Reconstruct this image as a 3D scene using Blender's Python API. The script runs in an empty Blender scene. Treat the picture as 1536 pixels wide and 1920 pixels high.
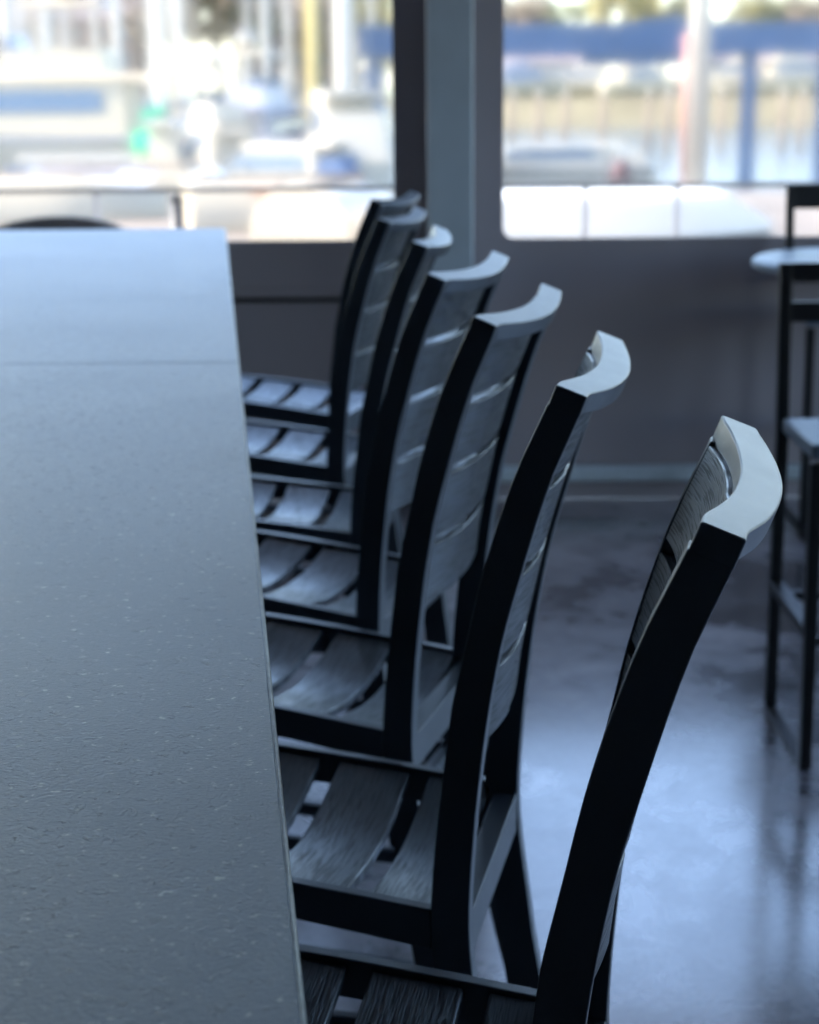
import bpy, bmesh, math, random
from mathutils import Vector, Matrix
R = math.radians
sc = bpy.context.scene
col = sc.collection
random.seed(7)

# ------------------------------------------------------------------ camera
F_PX, YH, ROLL, CAM_Z = 3200.65, 161.58, -0.0088, 1.756      # pixels are those of the 1536x1920 photograph
PITCH = math.atan((960 - YH) / F_PX)
U = Vector((1, 0, 0)); FW = Vector((0, math.cos(PITCH), -math.sin(PITCH))); V = Vector((0, -math.sin(PITCH), -math.cos(PITCH)))
cr, sr = math.cos(ROLL), math.sin(ROLL)
RIGHT = U * cr - V * sr; DOWN = U * sr + V * cr
cam_d = bpy.data.cameras.new("camera"); cam = bpy.data.objects.new("camera", cam_d); col.objects.link(cam)
m = Matrix((RIGHT, -DOWN, -FW)).transposed().to_4x4(); m.translation = Vector((0, 0, CAM_Z)); cam.matrix_world = m
cam_d.sensor_fit = 'HORIZONTAL'; cam_d.sensor_width = 36; cam_d.lens = F_PX / 1536 * 36
cam_d.clip_start = .05; cam_d.clip_end = 3000
cam_d.dof.use_dof = True; cam_d.dof.focus_distance = 1.55; cam_d.dof.aperture_fstop = 7.8
sc.camera = cam

# ------------------------------------------------------------------ world, sun, exposure
SUN_EL, SUN_AZ = R(40), R(-93)
w = bpy.data.worlds.new("World"); sc.world = w; w.use_nodes = True
nt = w.node_tree; bg = nt.nodes['Background']
sky = nt.nodes.new('ShaderNodeTexSky'); sky.sky_type = 'NISHITA'; sky.sun_disc = False
sky.sun_elevation = SUN_EL; sky.sun_rotation = SUN_AZ; sky.air_density = 1.0; sky.dust_density = 1.6; sky.ozone_density = 1.5
nt.links.new(sky.outputs[0], bg.inputs[0]); bg.inputs[1].default_value = .15
sl = bpy.data.lights.new("sun", 'SUN'); sl.energy = 2.0; sl.angle = R(.5); sl.color = (1, .92, .80)
so = bpy.data.objects.new("sun", sl); col.objects.link(so)
sdir = Vector((math.sin(SUN_AZ) * math.cos(SUN_EL), math.cos(SUN_AZ) * math.cos(SUN_EL), math.sin(SUN_EL)))
so.rotation_euler = (-sdir).to_track_quat('-Z', 'Y').to_euler(); so.location = (-20, -20, 30)
sc.view_settings.view_transform = 'Standard'; sc.view_settings.look = 'None'
sc.view_settings.exposure = 3.0; sc.view_settings.gamma = 1; sc.view_settings.use_curve_mapping = False
cy = sc.cycles
cy.max_bounces = 10; cy.diffuse_bounces = 4; cy.glossy_bounces = 5; cy.transmission_bounces = 8; cy.transparent_max_bounces = 8
cy.use_denoising = True; cy.sample_clamp_indirect = 8
try:
    cy.denoiser = 'OPENIMAGEDENOISE'
except Exception:
    pass

# ------------------------------------------------------------------ helpers
def at(px, py, Y):
    """world point that stands at depth Y and shows at photograph pixel (px, py)"""
    d = RIGHT * (px - 768) + DOWN * (py - 960) + FW * F_PX
    return Vector((0, 0, CAM_Z)) + d * (Y / d.y)

def tag(o, label=None, cat=None, group=None, kind=None):
    if label: o['label'] = label
    if cat: o['category'] = cat
    if group: o['group'] = group
    if kind: o['kind'] = kind
    return o

def empty(name, loc=(0, 0, 0), rz=0, **k):
    o = bpy.data.objects.new(name, None); col.objects.link(o); o.location = loc; o.rotation_euler = (0, 0, rz)
    o.empty_display_size = .1
    return tag(o, **k)

def finish(name, bm, mat, parent=None, bevel=0, smooth=False, seg=2):
    bmesh.ops.recalc_face_normals(bm, faces=bm.faces)
    me = bpy.data.meshes.new(name); bm.to_mesh(me); bm.free()
    me.materials.append(mat)
    o = bpy.data.objects.new(name, me); col.objects.link(o)
    if parent: o.parent = parent
    if smooth or bevel:
        for p in me.polygons: p.use_smooth = True
    if bevel:
        b = o.modifiers.new('bevel', 'BEVEL'); b.width = bevel; b.segments = seg; b.limit_method = 'ANGLE'; b.angle_limit = R(35); b.harden_normals = True
    return o

def box(bm, x0, x1, y0, y1, z0, z1):
    v = [bm.verts.new((x, y, z)) for x in (x0, x1) for y in (y0, y1) for z in (z0, z1)]
    for f in ((0, 1, 3, 2), (4, 6, 7, 5), (0, 4, 5, 1), (2, 3, 7, 6), (0, 2, 6, 4), (1, 5, 7, 3)):
        bm.faces.new([v[i] for i in f])

def bx(name, mat, parent, x0, x1, y0, y1, z0, z1, bevel=0):
    bm = bmesh.new(); box(bm, x0, x1, y0, y1, z0, z1); return finish(name, bm, mat, parent, bevel)

def grid_solid(bm, rings):
    """rings: list of equally long closed loops of points -> skinned solid with end caps"""
    vs = [[bm.verts.new(p) for p in r] for r in rings]; n = len(vs[0])
    for a, b in zip(vs, vs[1:]):
        for i in range(n):
            bm.faces.new((a[i], a[(i + 1) % n], b[(i + 1) % n], b[i]))
    bm.faces.new(vs[0][::-1]); bm.faces.new(vs[-1])

def tube(bm, p0, p1, r0, r1=None, n=10):
    r1 = r0 if r1 is None else r1
    p0, p1 = Vector(p0), Vector(p1); d = (p1 - p0).normalized()
    a = d.orthogonal().normalized(); b = d.cross(a)
    grid_solid(bm, [[p + (a * math.cos(t) + b * math.sin(t)) * r for t in [2 * math.pi * i / n for i in range(n)]] for p, r in ((p0, r0), (p1, r1))])

def lerp_tab(tab, t):
    if t <= tab[0][0]: return tab[0][1]
    for (a, x), (b, y) in zip(tab, tab[1:]):
        if t <= b: return x + (y - x) * (t - a) / (b - a)
    return tab[-1][1]

# smooth interpolation (Catmull-Rom) through a table
def cr_tab(tab, t):
    n = len(tab)
    if t <= tab[0][0]: return tab[0][1]
    if t >= tab[-1][0]: return tab[-1][1]
    i = max(j for j in range(n - 1) if tab[j][0] <= t)
    x0, y0 = tab[i]; x1, y1 = tab[i + 1]; h = x1 - x0; u = (t - x0) / h
    def sl(j):
        if j == 0 or j == n - 1:
            k = 0 if j == 0 else n - 2
            return (tab[k + 1][1] - tab[k][1]) / (tab[k + 1][0] - tab[k][0])
        return (tab[j + 1][1] - tab[j - 1][1]) / (tab[j + 1][0] - tab[j - 1][0])
    m0, m1 = sl(i) * h, sl(i + 1) * h
    return (2*u**3 - 3*u*u + 1) * y0 + (u**3 - 2*u*u + u) * m0 + (-2*u**3 + 3*u*u) * y1 + (u**3 - u*u) * m1

# ------------------------------------------------------------------ materials
class Mat:
    def __init__(s, name, base=(.5, .5, .5), rough=.5, metal=0, spec=.5):
        s.m = bpy.data.materials.new(name); s.m.use_nodes = True; s.t = s.m.node_tree; s.p = s.t.nodes['Principled BSDF']
        s.p.inputs['Base Color'].default_value = (*base, 1); s.p.inputs['Roughness'].default_value = rough
        s.p.inputs['Metallic'].default_value = metal; s.p.inputs['Specular IOR Level'].default_value = spec
    def n(s, t, **k):
        x = s.t.nodes.new('ShaderNode' + t)
        for a, b in k.items():
            if a in x.inputs.keys(): x.inputs[a].default_value = b
            else: setattr(x, a, b)
        return x
    def l(s, a, b): s.t.links.new(a, b)
    def coord(s, scale=(1, 1, 1), rnd=False):
        tc = s.n('TexCoord'); mp = s.n('Mapping'); mp.inputs['Scale'].default_value = scale; s.l(tc.outputs['Object'], mp.inputs['Vector'])
        if rnd:
            oi = s.n('ObjectInfo'); ml = s.n('Math', operation='MULTIPLY'); ml.inputs[1].default_value = 37.0
            s.l(oi.outputs['Random'], ml.inputs[0]); s.l(ml.outputs[0], mp.inputs['Location'])
        return mp.outputs[0]
    def noise(s, vec, scale, detail=4, rough=.55, dist=0):
        n = s.n('TexNoise', Scale=scale, Detail=detail, Roughness=rough, Distortion=dist); s.l(vec, n.inputs['Vector']); return n.outputs['Fac']
    def ramp(s, fac, stops):
        r = s.n('ValToRGB'); e = r.color_ramp.elements
        while len(e) < len(stops): e.new(.5)
        for i, (p, c) in enumerate(stops):
            e[i].position = p; e[i].color = (*(c if isinstance(c, tuple) else (c, c, c)), 1)
        s.l(fac, r.inputs[0]); return r.outputs[0]
    def base(s, c): s.l(c, s.p.inputs['Base Color'])
    def rough(s, c): s.l(c, s.p.inputs['Roughness'])
    def bump(s, fac, strength, dist, prev=None):
        b = s.n('Bump', Strength=strength, Distance=dist); s.l(fac, b.inputs['Height'])
        if prev is not None: s.l(prev, b.inputs['Normal'])
        s.l(b.outputs[0], s.p.inputs['Normal']); return b.outputs[0]

def m_frame():
    a = Mat('powder coated black aluminium', (.038, .050, .066), .36, 0, .7); a.p.inputs['Specular Tint'].default_value = (.72, .86, 1, 1); a.p.inputs['Coat Weight'].default_value = .25; a.p.inputs['Coat Roughness'].default_value = .36
    c = a.coord(rnd=True); n1 = a.noise(c, 900, 3); n2 = a.noise(c, 22, 4)
    a.bump(n1, .35, .0006); a.rough(a.ramp(n2, [(.3, .36), (.7, .40)]))
    return a.m
def m_slat(sc_, nm):
    a = Mat('wood grained black %s slat' % nm, (.016, .017, .02), .36, 0, .9); a.p.inputs['Specular Tint'].default_value = (.75, .88, 1, 1); a.p.inputs['Coat Tint'].default_value = (.8, .9, 1, 1); a.p.inputs['Coat Weight'].default_value = .3; a.p.inputs['Coat Roughness'].default_value = .28
    c = a.coord(sc_, rnd=True)
    g = a.noise(c, 560, 1, .5, 0); g2 = a.noise(c, 150, 1, .5, 0)
    gr = a.ramp(g, [(.41, 0.0), (.50, 1.0)])
    mx = a.n('Math', operation='MULTIPLY_ADD'); a.l(g2, mx.inputs[0]); mx.inputs[1].default_value = .4; a.l(gr, mx.inputs[2])
    a.bump(mx.outputs[0], .9, .0007)
    a.rough(a.ramp(gr, [(0, .65), (1, .33)]))
    a.base(a.ramp(gr, [(0, (.002, .002, .003)), (1, (.013, .016, .022))]))
    return a.m
def m_table():
    a = Mat('slate textured grey laminate', (.05, .06, .07), .3, 0, .75); a.p.inputs['Specular Tint'].default_value = (.78, .9, 1, 1)
    c = a.coord(); cs = a.coord((.8, 1.1, 1))
    n1 = a.noise(cs, 270, 4, .68, 0); n2 = a.noise(cs, 75, 5, .7, 0); n3 = a.noise(c, 3.5, 4); sp = a.noise(cs, 95, 4, .65, 0)
    chips = a.ramp(n2, [(.60, 0.0), (.66, 1.0)])
    ad = a.n('Math', operation='MULTIPLY_ADD'); a.l(chips, ad.inputs[0]); ad.inputs[1].default_value = .9; a.l(n1, ad.inputs[2])
    a.bump(ad.outputs[0], 1.0, .0018)
    basec = a.ramp(n3, [(.3, (.085, .122, .178)), (.7, (.105, .148, .21))])
    spec = a.ramp(sp, [(.62, 0.0), (.68, 1.0)])
    mix = a.n('Mix', data_type='RGBA'); a.l(spec, mix.inputs[0]); a.l(basec, mix.inputs[6]); mix.inputs[7].default_value = (.30, .36, .40, 1)
    a.base(mix.outputs[2]); a.rough(a.ramp(n3, [(.3, .37), (.7, .40)]))
    return a.m
def m_floor():
    a = Mat('polished concrete', (.07, .08, .09), .2, 0, 1.0); a.p.inputs['Coat Weight'].default_value = 1; a.p.inputs['Coat IOR'].default_value = 1.7; a.p.inputs['Coat Tint'].default_value = (1, .96, .92, 1); a.p.inputs['Specular Tint'].default_value = (1, .93, .86, 1); a.p.inputs['Coat Roughness'].default_value = .17
    c = a.coord(); n1 = a.noise(c, 1.3, 6, .62, .8); n2 = a.noise(c, 5.5, 6, .68, .5); n3 = a.noise(c, 30, 4)
    mm = a.n('Math', operation='MULTIPLY_ADD'); a.l(n2, mm.inputs[0]); mm.inputs[1].default_value = .6; a.l(n1, mm.inputs[2])
    a.base(a.ramp(mm.outputs[0], [(.62, (.045, .05, .065)), (.78, (.17, .18, .225)), (.94, (.36, .37, .43))]))
    a.rough(a.ramp(mm.outputs[0], [(.62, .14), (.92, .46)]))
    a.bump(n3, .12, .002, a.bump(n2, .15, .006))
    return a.m
def simple(name, base, rough=.5, metal=0, spec=.5, var=0, vs=5, bump=0, bs=40, bd=.002):
    a = Mat(name, base, rough, metal, spec); c = a.coord(rnd=True)
    if var:
        n = a.noise(c, vs, 5); lo = tuple(x * (1 - var) for x in base); hi = tuple(min(1, x * (1 + var)) for x in base)
        a.base(a.ramp(n, [(.3, lo), (.7, hi)]))
    if bump: a.bump(a.noise(c, bs, 4), bump, bd)
    return a.m
def m_vinyl():
    a = Mat('clear vinyl', (.97, .98, 1), .080, 0, .3)
    a.p.inputs['Transmission Weight'].default_value = 1; a.p.inputs['IOR'].default_value = 1.30
    return a.m
def m_curtain():
    a = Mat('dark grey vinyl coated curtain cloth', (.13, .13, .155), .5, 0, .5)
    c = a.coord((1, 1, .45)); n = a.noise(c, 1.5, 2, .4, .6); n2 = a.noise(a.coord(), 300, 2)
    a.bump(n2, .15, .001, a.bump(n, .5, .05)); a.base(a.ramp(n, [(.3, (.27, .243, .262)), (.7, (.32, .288, .308))]))
    return a.m
def m_water():
    a = Mat('harbour water', (.05, .08, .11), .12, 0, .5)
    c = a.coord((1, .5, 1)); a.bump(a.noise(c, 1.6, 5, .6, .5), .6, .12); return a.m

M = dict(frame=m_frame(), slat=m_slat((1, .03, 0), 'seat'), bslat=m_slat((0, .025, 1), 'back'), table=m_table(), floor=m_floor(), vinyl=m_vinyl(), curtain=m_curtain(), water=m_water(),
    edge=simple('pale table edge band with painted sheen', (.30, .34, .33), .4, var=.25, vs=60, bump=.3, bs=200),  # pale tone stands in for light caught along the bevelled edge
    post=simple('painted blue grey steel', (.46, .54, .60), .42, var=.06, bump=.05),
    rail=simple('brushed light steel', (.45, .45, .46), .35, .3),
    bar=simple('galvanised bar', (.40, .46, .50), .45, 0, var=.2),
    black=simple('matt black metal', (.010, .011, .013), .4, 0, .5, bump=.1, bs=500),
    foot=simple('black rubber foot', (.012, .012, .012), .8),
    ceiling=simple('grey painted ceiling boards', (.72, .73, .75), .7, var=.15, vs=2),
    wall=simple('dark painted wall', (.19, .20, .22), .7, var=.15, vs=2),
    quay=simple('pale concrete quay', (.13, .105, .08), .85, var=.35, vs=.7, bump=.3, bs=3),
    sea_wall=simple('beige stone sea wall', (.42, .31, .17), .85, var=.2, vs=.4, bump=.4, bs=2),
    grass=simple('far bank grass', (.12, .13, .05), .9, var=.3, vs=.2),
    gel=simple('white gelcoat', (.33, .29, .225), .25, var=.03, vs=2),
    cream=simple('cream gelcoat', (.33, .28, .20), .3, var=.04, vs=2),
    grey=simple('grey gelcoat', (.24, .24, .27), .4, var=.1, vs=2),
    navy=simple('navy painted hull', (.03, .07, .17), .25, var=.1, vs=2),
    glass=simple('tinted boat window', (.04, .07, .11), .08, spec=.8),
    bluec=simple('blue canvas', (.035, .07, .14), .7, var=.15, vs=3),
    steelblue=simple('blue painted steel', (.032, .065, .13), .45, var=.1, vs=1),
    green=simple('green canvas', (.02, .45, .20), .7),
    mast=simple('white painted spar', (.38, .36, .32), .3, var=.03),
    yellow=simple('yellow varnished spar', (.42, .33, .12), .3, var=.08),
    red=simple('red painted pipe', (.42, .20, .16), .5, var=.1),
    maroon=simple('maroon fender', (.05, .012, .015), .6),
    shrink=simple('white shrink wrap', (.58, .54, .48), .35, var=.02, bump=.3, bs=2, bd=.05),
    wood=simple('weathered piling', (.16, .12, .09), .9, var=.3, vs=3),
    crate=simple('brown crate board', (.30, .18, .12), .8, var=.3, vs=3),
    bark=simple('bark', (.10, .075, .05), .9, var=.3, vs=2, bump=.5, bs=8, bd=.05),
    roof=simple('slate roof', (.16, .13, .13), .8, var=.2, vs=1),
    house=simple('pale house wall', (.30, .28, .27), .85, var=.08),
    brick=simple('brown brick', (.20, .14, .11), .9, var=.2, vs=1),
)
def leafm(name, c):
    a = Mat(name, c, .8); v = a.coord(rnd=True); n = a.noise(v, .35, 5, .7)
    a.base(a.ramp(n, [(.3, tuple(x * .6 for x in c)), (.7, tuple(x * 1.35 for x in c))])); return a.m
LEAF = [leafm('spring foliage', (.24, .20, .07)), leafm('brown twigs', (.20, .15, .10)), leafm('olive foliage', (.16, .17, .06))]

# ------------------------------------------------------------------ setting
def sheet(name, mat, x0, x1, y0, y1, z, th=.3):
    bm = bmesh.new(); box(bm, x0, x1, y0, y1, z - th, z); return tag(finish(name, bm, mat), kind='structure')
WY = 7.25                                   # the curtain wall
RZ = 3.45
sheet('floor', M['floor'], -5.2, 5.2, -4.2, WY + .2, 0)
sheet('quay', M['quay'], -90, 90, WY + .2, 30, -.03, 3.2)
sheet('terrace', M['quay'], 5.3, 60, -40, WY + .2, -.03, 1)  # unseen ground outside the open bays, added to bounce light indoors
bm = bmesh.new(); v = [bm.verts.new(p) for p in ((-600, 29.9, -1.8), (600, 29.9, -1.8), (600, 900, -1.8), (-600, 900, -1.8))]; bm.faces.new(v)
tag(finish('water', bm, M['water']), kind='structure')
sheet('far_bank', M['grass'], -600, 600, 152.4, 1500, .5, 3.5)
tag(bx('sea_wall', M['sea_wall'], None, -220, 220, 151, 152.4, -3, .62), 'long beige stone sea wall across the harbour water', 'sea wall')
tag(bx('ceiling', M['ceiling'], None, -5.2, 6.0, -4.2, WY + 1.5, RZ, RZ + .2), kind='structure')  # overhang past the curtain added to keep sun off the floor
tag(bx('back_wall', M['wall'], None, -5.2, 5.2, -4.3, -4.2, 0, RZ), kind='structure')
tag(bx('side_wall', M['wall'], None, -5.3, -5.2, -4.2, WY + .2, 0, RZ), kind='structure')

def rounded_frame(name, mat, parent, x0, x1, z0, z1, X0, X1, Z0, Z1, y0, y1, r=.05, n=6):
    """flat cloth frame (outer X0..X1, Z0..Z1) around a rounded opening (x0..x1, z0..z1)"""
    bm = bmesh.new(); inner = []; outer = []
    cs = [(x1 - r, z1 - r, 0), (x0 + r, z1 - r, 90), (x0 + r, z0 + r, 180), (x1 - r, z0 + r, 270)]
    oc = [(X1, Z1), (X0, Z1), (X0, Z0), (X1, Z0)]
    for k, (cx, cz, a0) in enumerate(cs):
        for i in range(n + 1):
            a = R(a0 + 90 * i / n); inner.append((cx + r * math.cos(a), cz + r * math.sin(a)))
            ox, oz = oc[k]
            t = i / n
            if i == n // 2: outer.append((ox, oz))
            elif k % 2 == 0:
                outer.append((ox, inner[-1][1]) if t < .5 else (inner[-1][0], oz))
            else:
                outer.append((inner[-1][0], oz) if t < .5 else (ox, inner[-1][1]))
    N = len(inner); rows = []
    for y in (y0, y1):
        rows.append(([bm.verts.new((x, y, z)) for x, z in inner], [bm.verts.new((x, y, z)) for x, z in outer]))
    for i in range(N):
        j = (i + 1) % N
        bm.faces.new((rows[0][0][i], rows[0][0][j], rows[0][1][j], rows[0][1][i]))
        bm.faces.new((rows[1][0][i], rows[1][1][i], rows[1][1][j], rows[1][0][j]))
        bm.faces.new((rows[0][0][i], rows[1][0][i], rows[1][0][j], rows[0][0][j]))
        bm.faces.new((rows[0][1][i], rows[0][1][j], rows[1][1][j], rows[1][1][i]))
    return finish(name, bm, mat, parent)

SILL = at(800, 449, WY).z; JL = at(737, 200, WY).x; JR = at(944, 200, WY).x; MID = (at(800, 200, WY).x + at(888, 200, WY).x) / 2
def curtain(x0, x1, X0, X1, label, grp=None):
    r = empty('weather_curtain', ((X0 + X1) / 2, WY, 0), label=label, cat='curtain', group=grp)
    dx = -(X0 + X1) / 2
    rounded_frame('cloth', M['curtain'], r, x0 + dx, x1 + dx, SILL, 3.2, X0 + dx, X1 + dx, .001, RZ - .004, 0, .006)
    bx('window_pane', M['vinyl'], r, x0 + dx - .03, x1 + dx + .03, .008, .0105, SILL - .03, 3.23)
    bx('bottom_bar', M['bar'], r, X0 + dx + .06, X1 + dx - .06, -.055, -.004, .085, .155, .015)
    return r
c1 = curtain(-3.6, JL, -3.75, MID - .002, 'dark grey weather curtain with clear window left of the steel post')
c2 = curtain(JR, 3.6, MID + .002, 3.75, 'dark grey weather curtain with clear window right of the steel post')
bx('cross_seam', M['black'], c1, -1.6, 1.8, -.014, -.001, .872, .888, .003); bx('seam_pocket', M['curtain'], c1, -1.6, 1.8, -.02, -.001, .892, .935, .008)
for s, nm in ((-1, 'left'), (1, 'right')):
    a, b = sorted((s * 3.752, s * 5.2))
    tag(bx('curtain_panel', M['curtain'], None, a, b, WY, WY + .006, .001, RZ - .004), 'plain dark curtain panel at the %s corner of the room' % nm, 'curtain')
p0, p1 = at(801, 200, WY - .2).x, at(888, 200, WY - .2).x
r = empty('steel_post', ((p0 + p1) / 2, WY - .11, 0), label='blue grey steel post between the two clear curtain windows', cat='post')
hw = (p1 - p0) / 2
bx('shaft', M['post'], r, -hw, hw, -.09, .09, .012, RZ, .008)
bx('base_plate', M['post'], r, -hw - .05, hw + .05, -.1, .1, 0, .012, .003)
# unseen side wall on the right, its openings shaped to let in fill light
r = empty('side_fill_wall', (5.2, 1.5, 0), label='unseen dark side wall at the right, its two open bays shaped to light the room', cat='wall')
bx('lower_wall', M['wall'], r, 0, .1, -5.7, 5.95, 0, .12)
bx('upper_wall', M['wall'], r, 0, .1, -5.7, 5.95, 3.2, RZ)
bx('solid_panel', M['wall'], r, 0, .1, -5.7, .6, .12, 3.2)  # closes the near stretch so the chair sides stay dark
for y in (3.0, 5.73): bx('pier', M['wall'], r, 0, .1, y, y + .22, .12, 3.2)

# ------------------------------------------------------------------ tables (two butted together)
TZ = 1.19
def edge_x(y): return -.0645 - (y - .937) * .1105
def table(y0, y1, label):
    r = empty('bar_table', (edge_x((y0 + y1) / 2) - .6, (y0 + y1) / 2, 0), label=label, cat='table', group='bar tables butted end to end')
    ox, oy = r.location.x, r.location.y; W = 1.22
    def slab(name, mat, z0, z1, ins, bev):
        bm = bmesh.new()
        pts = [(edge_x(y0) - ins, y0 + ins * .1), (edge_x(y1) - ins, y1 - ins * .1), (edge_x(y1) - W + ins, y1), (edge_x(y0) - W + ins, y0)]
        grid_solid(bm, [[(x - ox, y - oy, z) for x, y in pts] for z in (z0, z1)])
        return finish(name, bm, mat, r, bev)
    slab('tabletop', M['table'], TZ - .012, TZ, .0045, .0012)
    slab('edge_band', M['edge'], TZ - .030, TZ - .0022, .0, .004)
    for yy in (y0 + .25, y1 - .25):
        for xx in (.22, 1.0):
            x = edge_x(yy) - xx - ox; y = yy - oy
            bx('leg', M['black'], r, x - .03, x + .03, y - .03, y + .03, .0, TZ - .09, .003)
        bx('cross_beam', M['black'], r, edge_x(yy) - 1.1 - ox, edge_x(yy) - .14 - ox, yy - oy - .029, yy - oy + .029, TZ - .088, TZ - .032, .003)
    return r
SEAM = 3.60
table(.35, SEAM - .0015, 'slate grey bar table nearest the camera, its textured top in focus')
table(SEAM + .0015, WY - .08, 'slate grey bar table beyond the seam, ending at the curtain')

# ------------------------------------------------------------------ bar chairs
SZ = .74
front = [(-.74, .130), (-.50, .070), (-.343, .038), (-.183, .014), (-.07, .002), (0, 0), (.12, .009), (.228, .022), (.277, .028), (.31, .035), (.359, .046), (.433, .062), (.497, .080), (.57, .104), (.636, .132), (.68, .152)]
back = [(-.74, .172), (-.50, .122), (-.298, .085), (-.248, .076), (-.165, .065), (-.073, .053), (0, .050), (.12, .057), (.233, .069), (.301, .079), (.374, .093), (.46, .116), (.533, .137), (.597, .159), (.663, .187)]
RHO = .3613
def far_y(z): return .4436 + (.46 - .4436) * max(0, min(1, z / .68))
def post_bm(far):
    bm = bmesh.new(); N = 44; th = .03
    # section lines run square to the post: pair front(s) with back(s) by common parameter
    rings = []
    for i in range(N + 1):
        t = i / N
        zf = -.74 + t * (.68 - .0262 + .74); zb = -.74 + t * (.663 - .0262 + .74)
        if far: y1 = far_y(zf) - .0004; y0 = y1 - th
        else: y0, y1 = .0004, th
        xf, xb = cr_tab(front, zf), cr_tab(back, zb)
        rings.append([(xf, y0, zf + SZ), (xb, y0, zb + SZ), (xb, y1, zb + SZ), (xf, y1, zf + SZ)])
    rings[0] = [(x, y, .004) for x, y, z in rings[0]]
    ya, yb = rings[-1][0][1], rings[-1][2][1]; rings[-2:] = [[(.1423, ya, .6575 + SZ), (.1795, ya, .6435 + SZ), (.1795, yb, .6435 + SZ), (.1423, yb, .6575 + SZ)]]
    grid_solid(bm, rings); return bm
fo = [(-.001, .0), (.030, .0015), (.073, .011), (.129, .021), (.203, .027), (.267, .0265), (.341, .020), (.400, .011), (.432, .004), (.461, 0)]
bo = [(-.001, .039), (.026, .040), (.052, .046), (.100, .057), (.169, .066), (.246, .069), (.325, .063), (.395, .052), (.434, .044), (.461, .039)]
def top_rail_bm():
    bm = bmesh.new(); N = 40; c, s = math.cos(RHO), math.sin(RHO); rings = []
    for i in range(N + 1):
        y = .46 * i / N; a, b = cr_tab(fo, y), cr_tab(bo, y)
        th = .028
        def P(d, e): return (.152 + d * c - e * s * -1 * -1, y, .68 + SZ - d * s - e * c)
        rings.append([P(a, 0), P(b, 0), P(b, th), P(a, th)])
    grid_solid(bm, rings); return bm
def bow(y):
    return max(0, cr_tab(fo, y) - (.0015 if y < .2 else .0042)) * 1.05
def back_slat_bm(z0, z1):
    bm = bmesh.new(); N = 24; rings = []
    zs = [z0, (z0 + z1) / 2, z1]
    for i in range(N + 1):
        y = .0302 + (.398) * i / N
        fr = [(cr_tab(front, z) + .0008 + bow(y), z) for z in zs]; bk = [(x + .0225, z - .006) for x, z in fr[::-1]]
        rings.append([(x, y, z + SZ) for x, z in fr + bk])
    grid_solid(bm, rings); return bm
TILT = .0914
def seat_slat_bm(l0, l1):
    bm = bmesh.new(); N = 26; y0, y1 = .0205, .4225; rings = []
    for i in range(N + 1):
        t = i / N; y = y0 + (y1 - y0) * t; dip = .025 * math.sin(math.pi * t) ** 1.1
        z = lambda l: -l * TILT - .004 - dip + SZ
        rings.append([(l0, y, z(l0)), (l1, y, z(l1)), (l1, y, z(l1) - .015), (l0, y, z(l0) - .015)])
    grid_solid(bm, rings); return bm
def side_rail_bm(y0, y1):
    bm = bmesh.new(); N = 14; rings = []
    for i in range(N + 1):
        l = -.478 + .478 * i / N; zt = -l * TILT + .004 * math.sin(math.pi * i / N) + SZ
        hh = .050 + .006 * abs(2 * i / N - 1)
        rings.append([(l, y0, zt), (l, y1, zt), (l, y1, zt - hh), (l, y0, zt - hh)])
    grid_solid(bm, rings); return bm
def make_chair():
    r = empty('bar_chair')
    fr, st = M['frame'], M['slat']
    o = finish('back_post', post_bm(False), fr, r, .0022); finish('back_post', post_bm(True), fr, r, .0022)
    finish('top_rail', top_rail_bm(), fr, r, .0022)
    for a, b in ((.5515, .6535), (.4385, .5375), (.3185, .4245), (.205, .3045)): finish('back_slat', back_slat_bm(a, b), M['bslat'], r, .0022)
    for a, b in ((-.086, .006), (-.225, -.116), (-.364, -.255), (-.470, -.394)): finish('seat_slat', seat_slat_bm(a, b), st, r, .0028)
    finish('side_rail', side_rail_bm(.0015, .0195), fr, r, .002); finish('side_rail', side_rail_bm(.4235, .4415), fr, r, .002)
    bm = bmesh.new()   # rear rail: an angle section
    sec = [(.016, -.0114), (.049, -.0114), (.049, -.071), (.043, -.071), (.043, -.0175), (.016, -.0175)]
    grid_solid(bm, [[(x, y, z + SZ) for x, z in sec] for y in (.0302, .4135)]); finish('rear_rail', bm, fr, r, .0015)
    bx('front_rail', fr, r, -.4775, -.4555, .0200, .4230, SZ - .035, SZ + .018, .002)
    for y0, y1 in ((.0018, .030), (.4135, .4412)):
        bm = bmesh.new(); rings = []
        for z, x in ((.0, -.500), (.35, -.484), (SZ - .012, -.478)):
            rings.append([(x, y0, z), (x + .040, y0, z), (x + .040, y1, z), (x, y1, z)])
        grid_solid(bm, rings); finish('leg', bm, fr, r, .002)
        bx('side_stretcher', fr, r, -.445, .058, y0 + .004, y1 - .004, .296, .322, .002)
    bx('foot_rest', fr, r, -.492, -.462, .0302, .4133, .285, .325, .002)
    bx('rear_stretcher', fr, r, .055, .082, .0302, .4133, .30, .325, .002)
    for x, y in ((-.482, .016), (-.482, .4275), (.150, .015), (.150, .429)):
        pass
    return r
chair_fit = [(0.082, 1.34, 0.213), (0.022, 1.981, 0.212), (-0.047, 2.605, 0.303), (-0.109, 3.224, 0.319), (-0.140, 3.875, 0.12), (-0.228, 4.598, 0.22), (-0.258, 5.375, 0.27)]
clabels = ['black slatted bar chair nearest the camera, sharp, at bottom right',
    'black slatted bar chair second from the camera, its seat grain in focus',
    'black slatted bar chair third from the camera along the table',
    'black slatted bar chair fourth from the camera, curved back over the steel post base',
    'black slatted bar chair fifth from the camera, its back mostly hidden by the fourth',
    'blurred black bar chair sixth from the camera, second last in the row',
    'blurred black bar chair farthest from the camera, last in the row']
proto = make_chair()
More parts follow.
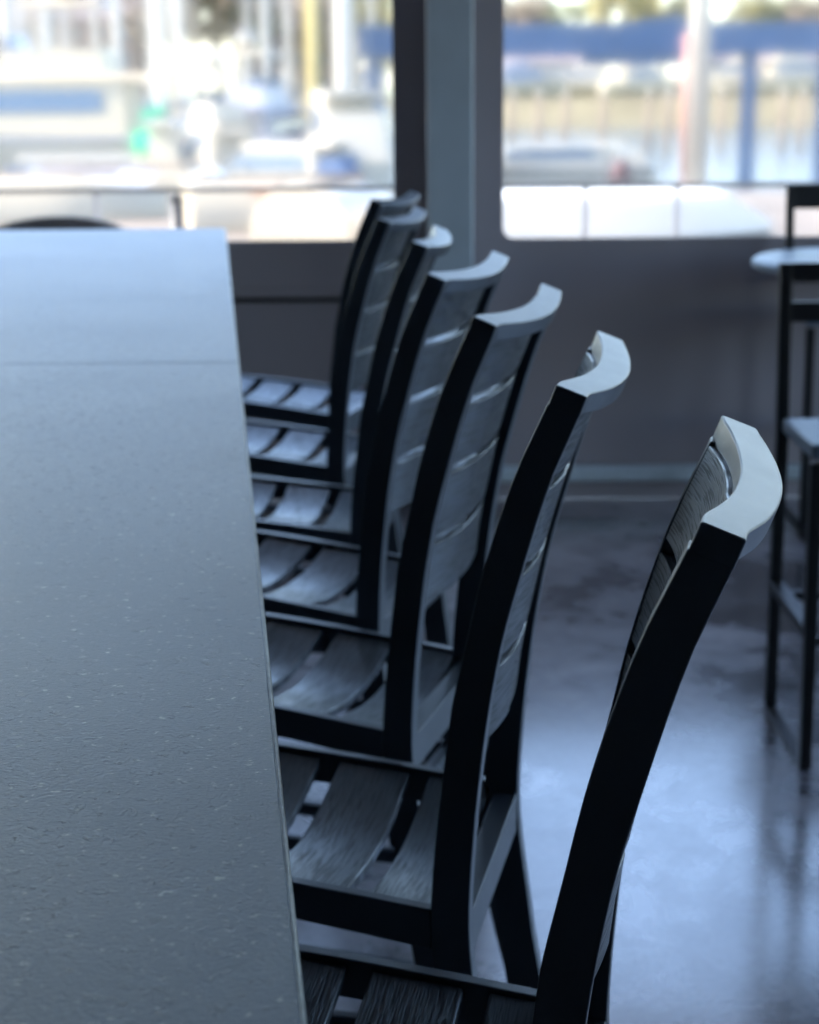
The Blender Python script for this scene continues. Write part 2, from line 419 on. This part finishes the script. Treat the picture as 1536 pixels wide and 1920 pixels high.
for i, (x, y, a) in enumerate(chair_fit):
    if i == 0: o = proto
    else:
        o = proto.copy(); col.objects.link(o)
        for ch in list(proto.children):
            c = ch.copy(); col.objects.link(c); c.parent = o
    o.location = (x, y, 0); o.rotation_euler = (0, 0, -a)
    tag(o, clabels[i], 'chair', 'bar chairs in a row along the table')

# ------------------------------------------------------------------ right side: round table and stools
tc = Vector((1.83, 6.58, 0))
r = empty('round_table', tc, label='pale round high table at the right edge by the curtain', cat='table')
zt = 1.10
bm = bmesh.new()
prof = [(.0, zt), (.485, zt), (.5, zt - .01), (.5, zt - .03), (.48, zt - .04), (.0, zt - .04)]
def lathe(bm, prof, n=48):
    rows = [[bm.verts.new((rr * math.cos(2 * math.pi * i / n), rr * math.sin(2 * math.pi * i / n), z)) for i in range(n)] if rr > 1e-6 else bm.verts.new((0, 0, z)) for rr, z in prof]
    for a, b in zip(rows, rows[1:]):
        for i in range(n):
            j = (i + 1) % n
            if not isinstance(a, list) and isinstance(b, list): bm.faces.new((a, b[i], b[j]))
            elif isinstance(a, list) and not isinstance(b, list): bm.faces.new((a[i], a[j], b))
            elif isinstance(a, list): bm.faces.new((a[i], a[j], b[j], b[i]))
lathe(bm, prof); finish('tabletop', bm, M['table'], r)
bm = bmesh.new(); tube(bm, (0, 0, .03), (0, 0, zt - .041), .04, n=20); finish('pedestal', bm, M['black'], r, smooth=True)
bm = bmesh.new(); lathe(bm, [(0, .03), (.25, .022), (.28, .01), (.28, 0), (0, 0)]); finish('base', bm, M['black'], r)

def stool(label, loc, rz, backz):
    """square tube bar stool on a sled base; backz: heights of the horizontal back bands"""
    r = empty('bar_stool', loc, rz, label=label, cat='stool', group='black metal stools at the round table')
    m_ = M['black']; t = .016; W, D, sz = .21, .20, .84
    for sx in (-1, 1):
        for sy in (-1, 1):
            bm = bmesh.new(); x1, y1 = sx * W, sy * (D + .02); x0, y0 = sx * (W + .004), sy * (D + .004)
            top = sz - .02 if sy < 0 else max(b for a, b in backz)
            k = (top - sz) / sz
            grid_solid(bm, [[(x + a, y + b, z) for a, b in ((-t, -t), (t, -t), (t, t), (-t, t))] for x, y, z in ((x1, y1, .012), (x0, y0, sz - .02))] + ([[(x0 + a, y0 + (top - sz) * .12 + b, top) for a, b in ((-t, -t), (t, -t), (t, t), (-t, t))]] if sy > 0 else []))
            finish('leg', bm, m_, r, .002)
        bx('sled_bar', m_, r, sx * W - t, sx * W + t, -D - .034, D + .034, 0, .0118, .002)
        bx('side_stretcher', m_, r, sx * W - .02, sx * W + .02, -D, D, .36, .39, .002)
    for sy in (-1, 1): bx('foot_rest', m_, r, -W + .02, W - .02, sy * (D + .006) - .012, sy * (D + .006) + .012, .335, .359, .002)
    bx('seat', M['table'], r, -W - .01, W + .01, -D + .02, D - .016, sz - .018, sz + .022, .008)
    for a, b in backz:
        yy = D + .004 + ((a + b) / 2 - sz) * .12
        bx('back_band', m_, r, -W + .013, W - .013, yy - .008, yy + .008, a, b, .003)
    return r
s1 = stool('black metal stool with two back bands behind the round table', (1.80, 6.90, 0), R(0), ((1.25, 1.35), (.95, 1.03)))
s2 = stool('black metal stool in front of the round table, cut by the right edge', (1.247, 4.43, 0), R(0), ((1.235, 1.28), (1.12, 1.175)))

# ------------------------------------------------------------------ outside: railing
r = empty('terrace_railing', (0, 10.8, 0), label='thin dark cable railing on the terrace outside both windows', cat='railing')
zr = at(900, 350, 10.8).z
bx('top_rail', M['black'], r, -5, 6, -.02, .02, zr - .016, zr + .012)
for px in (-400, 180, 1098, 1270, 1600): 
    x = at(px, 350, 10.8).x; bx('railing_post', M['rail'], r, x - .014, x + .014, -.015, .015, -.03, zr - .018)
for k in range(4):
    bm = bmesh.new(); z = .2 + k * .2; tube(bm, (-5, 0, z), (6, 0, z), .0025, n=6); finish('cable', bm, M['rail'], r)
x = at(329, 350, 10.4).x
r = empty('bollard', (x, 10.4, -.03), label='black round bollard post outside the left window', cat='post')
bm = bmesh.new(); tube(bm, (0, 0, 0), (0, 0, 1.14), .042, n=16); finish('shaft', bm, M['black'], r, smooth=True)
bm = bmesh.new(); tube(bm, (0, 0, 1.14), (0, 0, 1.17), .05, .03, n=16); finish('cap', bm, M['black'], r, smooth=True)
# outdoor chair whose curved back shows above the table
pc = at(112, 405, 8.9)
r = empty('terrace_chair', (pc.x, 8.9, -.03), label='black round backed chair on the terrace beyond the table end', cat='chair')
zt = pc.z + .03
def hoop_z(x): return zt - .10 * abs(x / .42) ** 2.4
bm = bmesh.new(); rings = []
for i in range(21):
    x = -.42 + .84 * i / 20; y = -.10 * abs(x / .42) ** 2; z = hoop_z(x)
    rings.append([(x, y - .018, z), (x, y + .018, z), (x, y + .014, z - .16), (x, y - .014, z - .16)])
grid_solid(bm, rings); finish('backrest', bm, M['black'], r, .006)
for x in (-.22, .22):
    bm = bmesh.new(); tube(bm, (x, -.02, .70), (x, -.03, zt - .15), .013, n=8); finish('back_post', bm, M['black'], r)
bx('seat', M['black'], r, -.23, .23, -.5, -.05, .70, .735, .01)
for sx in (-.2, .2):
    for y in (-.46, -.08):
        bm = bmesh.new(); tube(bm, (sx * 1.15, y, 0), (sx, y, .70), .014, n=8); finish('leg', bm, M['black'], r)

# ------------------------------------------------------------------ boats
def hull_bm(L, B, Fb, draft=.5):
    """lofted hull, bow at +x, waterline at z=0, open deck closed flat"""
    bm = bmesh.new(); N = 14; rings = []
    for i in range(N + 1):
        t = i / N; x = -L / 2 + L * t
        wd = B / 2 * (1 - max(0, (t - .45) / .55) ** 2.2) * (.86 + .14 * min(1, t / .3)); wd = max(wd, .03)
        f = Fb * (1 + .28 * max(0, t - .4) / .6)
        x2 = x + (.10 * L * 0)
        rings.append([(x, -wd, f), (x, -wd * .94, f * .45), (x - .02 * L * t, -wd * .70, -.05), (x - .06 * L * t, 0, -draft), (x - .02 * L * t, wd * .70, -.05), (x, wd * .94, f * .45), (x, wd, f)])
    grid_solid(bm, rings); return bm
def taper_box(bm, x0, x1, w0, z0, z1, s0=.25, s1=.25, sw=.85):
    h = z1 - z0
    a = [(x0, -w0, z0), (x1, -w0, z0), (x1, w0, z0), (x0, w0, z0)]
    b = [(x0 + s0 * h, -w0 * sw, z1), (x1 - s1 * h, -w0 * sw, z1), (x1 - s1 * h, w0 * sw, z1), (x0 + s0 * h, w0 * sw, z1)]
    grid_solid(bm, [a, b])
def part(name, fn, mat, parent, bevel=.03):
    bm = bmesh.new(); fn(bm); return finish(name, bm, mat, parent, bevel)
WZ = -1.8
def motor_boat(px, Y, L, rz, label, hull='gel', top='gel', fly=True, k=1.0, cover=None):
    r = empty('motor_boat', (at(px, 300, Y).x, Y, WZ), rz, label=label, cat='boat', group='boats moored in the harbour')
    B = L * .30; Fb = 1.25 * k
    finish('hull', hull_bm(L, B, Fb), M[hull], r, .02)
    part('rub_rail', lambda bm: box(bm, -L * .49, L * .2, -B * .505, B * .505, Fb * .86, Fb * .93), M['grey'], r)
    part('cabin', lambda bm: taper_box(bm, -L * .28, L * .25, B * .38, Fb - .02, Fb + 1.25 * k, .05, .9), M[top], r)
    part('side_window', lambda bm: taper_box(bm, -L * .22, L * .20, B * .372, Fb + .5 * k, Fb + 1.0 * k, .0, .9, .94), M['glass'], r)
    part('roof', lambda bm: taper_box(bm, -L * .36, L * .13, B * .37, Fb + 1.252 * k, Fb + 1.40 * k, .0, .4), M[top], r)
    if fly:
        part('flybridge', lambda bm: taper_box(bm, -L * .22, L * .06, B * .28, Fb + 1.402 * k, Fb + 2.0 * k, .1, .5), M[top], r)
        part('flybridge_windscreen', lambda bm: taper_box(bm, L * .0, L * .045, B * .25, Fb + 2.002 * k, Fb + 2.35 * k, .5, .5), M['glass'], r, .01)
        part('bimini', lambda bm: taper_box(bm, -L * .22, L * .0, B * .30, Fb + 3.0 * k, Fb + 3.12 * k, .5, .5), M[cover or top], r)
        for sx in (-.2, -.02):
            for sy in (-1, 1): part('bimini_pole', lambda bm: tube(bm, (L * sx, sy * B * .26, Fb + 1.9 * k), (L * sx, sy * B * .26, Fb + 3.0 * k), .03, n=6), M['mast'], r, 0)
        def dome(bm):
            bmesh.ops.create_icosphere(bm, subdivisions=2, radius=.38 * k, matrix=Matrix.Translation((-L * .12, B * .1, Fb + 3.45 * k)))
        part('radar_dome', dome, M['gel'], r, 0)
    elif cover:
        part('cockpit_cover', lambda bm: taper_box(bm, -L * .47, -L * .28, B * .42, Fb, Fb + .95 * k, .5, .05), M[cover], r)
    part('bow_rail', lambda bm: [tube(bm, (L * (.1 + .09 * i), s * B * .42 * (1 - (i / 4) ** 2.4 * .8), Fb * 1.1), (L * (.1 + .09 * i), s * B * .42 * (1 - (i / 4) ** 2.4 * .8), Fb * 1.1 + .6), .02, n=5) for i in range(5) for s in (-1, 1)], M['mast'], r, 0)
    return r
def sail_boat(px, Y, L, rz, label, hull='gel', spar='mast', cover='bluec', mh=1.25, mr=.09, furl=True):
    r = empty('sailing_boat', (at(px, 300, Y).x, Y, WZ), rz, label=label, cat='sailboat', group='boats moored in the harbour')
    B = L * .29; Fb = 1.0
    finish('hull', hull_bm(L, B, Fb), M[hull], r, .02)
    part('coachroof', lambda bm: taper_box(bm, -L * .12, L * .24, B * .28, Fb - .02, Fb + .5, .1, 1.2), M['gel'], r)
    part('cabin_window', lambda bm: taper_box(bm, -L * .08, L * .16, B * .283, Fb + .16, Fb + .36, 0, .3, .96), M['glass'], r, .01)
    part('cockpit_coaming', lambda bm: box(bm, -L * .42, -L * .121, -B * .33, B * .33, Fb - .02, Fb + .22), M['gel'], r)
    part('spray_hood', lambda bm: taper_box(bm, -L * .17, -L * .06, B * .27, Fb + .45, Fb + 1.15, .1, .7), M[cover], r)
    part('mast', lambda bm: tube(bm, (L * .08, 0, Fb + .3), (L * .08, 0, Fb + L * mh), mr, mr * .8, n=10), M[spar], r, 0)
    part('boom', lambda bm: tube(bm, (L * .07, 0, Fb + 1.55), (-L * .33, 0, Fb + 1.5), .07, n=8), M[spar], r, 0)
    part('sail_cover', lambda bm: tube(bm, (L * .06, 0, Fb + 1.78), (-L * .32, 0, Fb + 1.66), .2, .12, n=10), M[cover], r, 0)
    if furl: part('furled_jib', lambda bm: tube(bm, (L * .47, 0, Fb + .5), (L * .09, 0, Fb + L * mh * .93), .13, .05, n=8), M['gel'], r, 0)
    for s in (-1, 1): part('shroud', lambda bm: tube(bm, (L * .06, s * B * .45, Fb), (L * .08, 0, Fb + L * mh * .95), .012, n=4), M['mast'], r, 0)
    return r
# left window
motor_boat(60, 68, 15, R(176), 'large cream motor yacht with flybridge at far left', 'gel', 'cream', True, 1.55)
sail_boat(300, 62, 9, R(88), 'white sailing boat with green cover seen end on', cover='green', mr=.22, mh=1.4)
sail_boat(12, 75, 12, R(80), 'cream sailing boat masts at the left edge', 'cream', spar='mast', mr=.28)
sail_boat(95, 80, 12, R(95), 'sailing boat with thick white mast behind the motor yacht', mr=.28)
sail_boat(232, 84, 13, R(100), 'navy sailing boat behind the large motor yacht', 'navy', mr=.24)
sail_boat(505, 92, 12, R(96), 'distant sailing boat mast between the radar boat and the yellow mast', mr=.22)
sail_boat(340, 95, 12, R(84), 'distant sailing boat mast right of the green cover', mr=.24)
motor_boat(400, 58, 7.5, R(115), 'small white motor boat with radar dome beside the green covered boat', fly=True, k=.95)
motor_boat(500, 64, 9, R(75), 'white motor boat with grey bimini left of the yellow mast', 'gel', 'grey', True, 1.1, 'gel')
sail_boat(590, 66, 10, R(92), 'sailing boat with a yellow mast', spar='yellow', mr=.25, mh=1.5, furl=False)
sail_boat(640, 60, 10, R(84), 'white sailing boat with thick white mast right of the yellow one', mr=.32, mh=1.5)
motor_boat(640, 50, 7, R(100), 'rounded white motor boat close to the steel post', 'gel', 'gel', False, 1.3, 'gel')
motor_boat(510, 47, 5.5, R(160), 'low white runabout with blue cockpit cover', 'gel', 'gel', False, .8, 'bluec')
motor_boat(190, 46, 6, R(10), 'low grey runabout in front of the cream yacht', 'grey', 'gel', False, .7, 'bluec')
motor_boat(700, 90, 9, R(90), 'distant white motor boat under the blue awning', 'gel', 'gel', True, 1.2, 'bluec')
far_boats = [(150, 112, 9, 15, 'distant white boat seen between the yacht masts', 'gel', 'gel', True, 1.0), (268, 105, 8, 160, 'distant cream boat left of the green cover', 'cream', 'gel', True, .9),
    (355, 100, 8, 80, 'distant grey boat right of the green cover', 'grey', 'gel', False, 1.1), (455, 108, 9, 20, 'distant navy boat behind the radar boat', 'navy', 'gel', True, 1.0),
    (545, 102, 8, 100, 'distant white boat left of the yellow mast', 'gel', 'cream', True, .9), (690, 74, 7, 70, 'cream boat at the steel post in the left window', 'cream', 'gel', True, 1.0),
    (440, 50, 4.5, 95, 'small cream tender below the radar boat', 'cream', 'gel', False, .9), (330, 49, 4, 80, 'small white tender just left of the bollard top', 'gel', 'gel', False, 1.0)]
for q in far_boats: motor_boat(q[0], q[1], q[2], R(q[3]), *q[4:])
for k, (px, Y, c_) in enumerate(((45, 96, 'mast'), (128, 88, 'mast'), (185, 100, 'mast'), (285, 90, 'mast'), (330, 110, 'mast'), (470, 104, 'mast'), (540, 98, 'mast'), (700, 100, 'mast'))):
    sail_boat(px, Y, 11, R(88 + 3 * (k % 3)), 'distant sailing boat, %s of eight thin masts counted from the left' % ['first', 'second', 'third', 'fourth', 'fifth', 'sixth', 'seventh', 'last'][k], ['gel', 'navy', 'cream'][k % 3], c_, ['bluec', 'gel', 'navy'][k % 3], mr=.15)
for px, wd, lb in ((175, 140, 'dark stack of timber beams at the quay edge below the cream yacht'), (480, 215, 'dark stack of timber beams at the quay edge right of the bollard')):
    hw_ = wd / 2 / F_PX * 29.3; r = empty('timber_stack', (at(px, 345, 29.3).x, 29.3, -.03), label=lb, cat='timber', group='timber stacks on the quay edge')
    for a_, z_ in ((-.18, 0), (0, 0), (.18, 0), (-.09, .112), (.09, .112)): bx('beam', M['navy'] if a_ == 0 else M['black'], r, -hw_ + abs(a_) * .8, hw_ - abs(a_), a_ - .085, a_ + .085, z_, z_ + .11, .006)
# right window: boats hauled out on the far bank behind the sea wall
BZ = .5
for a_ in ((975, 160, 9, 20, 'white boat hauled out behind the sea wall at left of the right window', 'gel', 'grey', .85),
           (1085, 166, 9, 170, 'pale boat hauled out behind the middle of the sea wall', 'cream', 'gel', .8),
           (1205, 158, 8, 15, 'white boat hauled out just left of the white mast', 'gel', 'gel', .8),
           (1372, 160, 8, 170, 'boat hauled out between the mast and the blue hoist leg', 'gel', 'cream', 1.0),
           (1490, 158, 10, 8, 'bright white yacht hauled out right of the blue hoist leg', 'gel', 'gel', 1.05)):
    b_ = motor_boat(a_[0], a_[1], a_[2], R(a_[3]), a_[4], a_[5], a_[6], True, a_[7]); b_.location.z = BZ + .5; b_['group'] = 'boats hauled out on the far bank'
    for X in (-.25, .15): bx('stand', M['wood'], b_, a_[2] * X - .15, a_[2] * X + .15, -1.2, 1.2, -.5, .3)
motor_boat(1020, 64, 8, R(182), 'low white hull moored just beyond the quay', 'gel', 'gel', False, .55, 'gel')

# ------------------------------------------------------------------ travel hoist (blue) over the water
r = empty('boat_hoist', (at(1100, 300, 62).x, 62, WZ), label='big blue steel boat hoist spanning the right window', cat='boat hoist')
ox = r.location.x
def H(px, py, Y=62): p = at(px, py, Y); return p.x - ox, p.z - WZ
def hx(name, xa, xb, za, zb, y0, y1): bx(name, M['steelblue'], r, xa, xb, y0, y1, za, zb, .03)
xa, xb = H(672, 0)[0], H(1560, 0)[0]; zt1, zb1 = H(900, 46)[1], H(900, 106)[1]
hx('cross_beam', xa, xb, zb1, zt1, -.5, .5)
bm = bmesh.new(); q = [H(1130, 46.5), H(1210, 36), H(1275, 26), H(1290, 46.5)]
grid_solid(bm, [[(x, y, z) for x, z in q] for y in (-.4, .4)]); finish('gusset', bm, M['steelblue'], r)
hx('lower_beam', H(1095, 0)[0], H(1285, 0)[0], H(900, 124)[1], zb1 - .003, -.4, .4)
for px in (700, 900, 1410, 1555):
    x = H(px, 0)[0]; hx('leg', x - .24, x + .24, -1.2 if px != 700 else 1.0, zb1 - .003, -.3, .3)
for px in (905,):
    x = H(px, 0)[0]; bm = bmesh.new(); tube(bm, (x, -.6, .15), (x, .6, .15), .6, n=18); finish('pontoon_drum', bm, M['black'], r)

# ------------------------------------------------------------------ quay things
x = at(1306, 300, 29.2).x
r = empty('flag_mast', (x, 29.2, -.03), label='tall white mast standing on the quay edge', cat='mast')
bm = bmesh.new(); tube(bm, (0, 0, .1), (0, 0, 9), .19, .16, n=16); finish('pole', bm, M['mast'], r, smooth=True)
bm = bmesh.new(); tube(bm, (-.24, -.05, .1), (-.24, -.05, 2.6), .04, n=10); finish('red_pipe', bm, M['red'], r, smooth=True)
bx('foot_block', M['mast'], r, -.35, .35, -.3, .3, 0, .1, .02)
# shrink wrapped boat on stands
x = at(1085, 400, 20.5).x
r = empty('wrapped_boat', (x, 20.5, -.03), label='white shrink wrapped boat on the quay below the right window rail', cat='boat')
zt = at(1000, 354, 20.5).z + .03
bm = bmesh.new(); rings = []
xl, xr = at(760, 400, 20.5).x - x, at(1445, 440, 20.5).x - x
for i in range(21):
    t = i / 20; X = xl + (xr - xl) * t
    zz = zt - max(0, (t - .84) / .16) ** 1.0 * .58; wd = 1.25 * (1 - max(0, (t - .5) / .5) ** 2.4 * .95)
    rings.append([(X, -wd, .10), (X, -wd * 1.02, zz * .62 + .2), (X, -wd * .45, zz), (X, wd * .45, zz), (X, wd * 1.02, zz * .62 + .2), (X, wd, .10), (X, 0, .02)])
grid_solid(bm, rings); finish('wrapping', bm, M['shrink'], r, .03)
for X in (-1.3, 0, 1.2): bx('cradle_beam', M['wood'], r, X - .08, X + .08, -1.1, 1.1, -.0, .018)
# things on the quay at the left (dinghies, crates)
def dinghy(px, Y, L, rz, label, mat='gel'):
    r = empty('upturned_dinghy', (at(px, 400, Y).x, Y, -.03), rz, label=label, cat='dinghy', group='dinghies upturned on the quay')
    bm = bmesh.new(); rings = []
    for i in range(13):
        t = i / 12; X = -L / 2 + L * t; wd = .66 * (1 - max(0, (t - .5) / .5) ** 2.3 * .93); h = .62 * (1 - .35 * max(0, t - .6) / .4)
        rings.append([(X, -wd, 0), (X, -wd * .95, h * .5), (X, -wd * .6, h * .93), (X, 0, h), (X, wd * .6, h * .93), (X, wd * .95, h * .5), (X, wd, 0)])
    grid_solid(bm, rings); finish('hull', bm, M[mat], r, .02)
    bx('keel', M['wood'], r, -L * .45, L * .3, -.025, .025, .60, .67, .005)
dinghy(90, 24.5, 3.4, R(8), 'cream upturned dinghy at the left on the quay', 'cream')
dinghy(235, 26.5, 3.0, R(-12), 'grey upturned dinghy on the quay left of the bollard', 'grey')
dinghy(372, 26.5, 1.8, R(80), 'white upturned dinghy on the quay just right of the bollard')
dinghy(560, 23, 3.0, R(14), 'cream upturned dinghy in front of the brown crates', 'cream')
dinghy(640, 21.6, 2.6, R(70), 'white upturned dinghy nearest the steel post')
def crate(px, Y, s, rz, label):
    r = empty('crate', (at(px, 400, Y).x, Y, -.03), rz, label=label, cat='crate', group='fish crates on the quay')
    for k in range(4): bx('board', M['crate'], r, -s, s, -s * .7, s * .7, .02 + k * .14, .14 + k * .14, .01)
    for a in (-1, 1):
        for b in (-1, 1): bx('corner_post', M['wood'], r, a * (s + .02) - .02, a * (s + .02) + .02, b * s * .55 - .04, b * s * .55 + .04, 0, .6, .005)
crate(430, 23, .42, R(5), 'brown slatted crate on the quay, left of two'); crate(478, 22.6, .36, R(-10), 'brown slatted crate on the quay, right of two')
# mooring piles
ordn = ['first', 'second', 'third', 'fourth', 'fifth', 'sixth', 'seventh', 'eighth', 'last']
far = [(960, 97), (1010, 90), (1060, 95), (1130, 92), (1215, 96), (1250, 88), (1350, 92), (1465, 90), (1500, 95)]
for k, (px, Y, h) in enumerate([(1165, 31.5, 2.1)] + [(a, b, 3.2) for a, b in far]):
    lb = 'maroon topped mooring pile close to the quay' if k == 0 else 'weathered timber mooring pile in the far water, %s from the left' % ordn[k - 1]
    r = empty('mooring_pile', (at(px, 300, Y).x, Y, WZ), label=lb, cat='pile', group=None if Y < 40 else 'timber mooring piles in the water')
    bm = bmesh.new(); tube(bm, (0, 0, -1.2), (0, 0, h - .25), .16, .15, n=12); finish('shaft', bm, M['wood'], r, smooth=True)
    bm = bmesh.new(); tube(bm, (0, 0, h - .25), (0, 0, h + .12), .24 if Y < 40 else .17, .12, n=12); finish('cap', bm, M['maroon' if Y < 40 else 'gel'], r, smooth=True)

# ------------------------------------------------------------------ far bank: houses and trees
def house(px, Y, W_, D_, Hh, label, mat='house'):
    r = empty('house', (at(px, 150, Y).x, Y, .5), label=label, cat='house')
    bx('wall', M[mat], r, -W_ / 2, W_ / 2, 0, D_, 0, Hh)
    bm = bmesh.new(); grid_solid(bm, [[(x, -.4, Hh + .002), (x, D_ + .4, Hh + .002), (x, D_ / 2, Hh + D_ * .38)] for x in (-W_ / 2 - .3, W_ / 2 + .3)]); finish('roof', bm, M['roof'], r)
    n = int(W_ // 2.6)
    for fl in range(max(1, int(Hh // 2.7))):
        for i in range(n):
            x = -W_ / 2 + (i + .5) * W_ / n; bx('window', M['glass'], r, x - .5, x + .5, -.04, -.003, .9 + fl * 2.7, 2.2 + fl * 2.7)
def tree(px, Y, h, w_, leaf, label):
    rng = random.Random(px * 7 + int(Y)); r = empty('bank_tree', (at(px, 150, Y).x, Y, .5), label=label, cat='tree', group='trees on the far bank')
    bm = bmesh.new(); tube(bm, (0, 0, 0), (0, 0, h * .45), .32, .2, n=8)
    tips = []
    for k in range(9):
        a = rng.uniform(0, 6.28); e = rng.uniform(.4, 1); z0 = h * rng.uniform(.25, .45)
        tip = (math.cos(a) * w_ * .38 * e, math.sin(a) * w_ * .38 * e, h * rng.uniform(.6, .92)); tube(bm, (0, 0, z0), tip, .12, .03, n=5); tips.append(tip)
    finish('trunk', bm, M['bark'], r, smooth=True)
    bm = bmesh.new()
    for k in range(26 if h < 16 else 44):
        if k < 9: c = Vector(tips[k])
        else:
            a = rng.uniform(0, 6.28); q = rng.uniform(0, 1) ** .5; zz = rng.uniform(.32, .95)
            c = Vector((math.cos(a) * w_ * .45 * q, math.sin(a) * w_ * .45 * q, h * zz))
        rr = w_ * rng.uniform(.09, .17)
        for j in range(34):
            d = Vector((rng.gauss(0, 1), rng.gauss(0, 1), rng.gauss(0, .8))).normalized() * rr * rng.uniform(.3, 1.1)
            n = Vector((rng.gauss(0, 1), rng.gauss(0, 1), rng.gauss(0, 1))).normalized(); u = n.orthogonal().normalized() * rng.uniform(.2, .45) * (1 + h / 40); v2 = n.cross(u)
            p = c + d; bm.faces.new([bm.verts.new(p + u), bm.verts.new(p + v2), bm.verts.new(p - u), bm.verts.new(p - v2)])
    me = bpy.data.meshes.new('crown'); bm.to_mesh(me); bm.free(); me.materials.append(LEAF[leaf]); o = bpy.data.objects.new('crown', me); col.objects.link(o); o.parent = r
house(120, 190, 16, 9, 8.5, 'brown brick house on the far bank behind the cream yacht', 'brick')
house(560, 200, 14, 9, 8, 'brick house on the far bank behind the yellow mast', 'brick')
house(1000, 175, 12, 8, 3.4, 'low pale house beneath the blue hoist beam at left', 'house')
house(1450, 178, 12, 8, 3.4, 'low pale house at the right beneath the blue hoist beam', 'house')
T = [(-40, 195, 21, 13, 1), (50, 205, 22, 14, 1), (125, 198, 20, 13, 2), (210, 210, 22, 14, 2), (270, 200, 20, 13, 1), (415, 190, 21, 12, 1), (450, 196, 20, 11, 2), (520, 215, 22, 13, 1), (620, 200, 20, 12, 1), (690, 202, 14, 10, 1), (720, 190, 11, 8, 0),
     (960, 185, 10.5, 9, 1), (1040, 192, 10, 8, 2), (1170, 180, 11.5, 10, 0), (1240, 188, 12.5, 9, 0), (1390, 184, 10.5, 9, 0), (1450, 194, 10.5, 9, 2), (1520, 186, 10.5, 9, 1)]
kinds = {0: 'yellow green', 1: 'bare brown', 2: 'olive'}
for i, (px, Y, h, w_, lf) in enumerate(T):
    where = 'left of the cream yacht' if px < 0 else 'far behind the yacht, second from the left edge' if px < 100 else 'behind the middle of the cream yacht' if px < 150 else 'between the brick and pale houses' if px < 300 else 'behind the small radar boat' if px < 500 else 'left of the yellow mast' if px < 600 else 'right of the yellow mast' if px < 650 else 'next to the steel post in the left window' if px < 800 else 'at left in the right window' if px < 1100 else 'behind the middle of the blue hoist beam' if px < 1200 else 'close to the left of the white mast' if px < 1300 else 'right of the white mast' if px < 1480 else 'at the right edge'
    tree(px, Y, h, w_, lf, '%s tree on the far bank %s' % (kinds[lf], where))
tree(330, 185, 20, 12, 1, 'bare brown tree on the far bank behind the green covered boat')
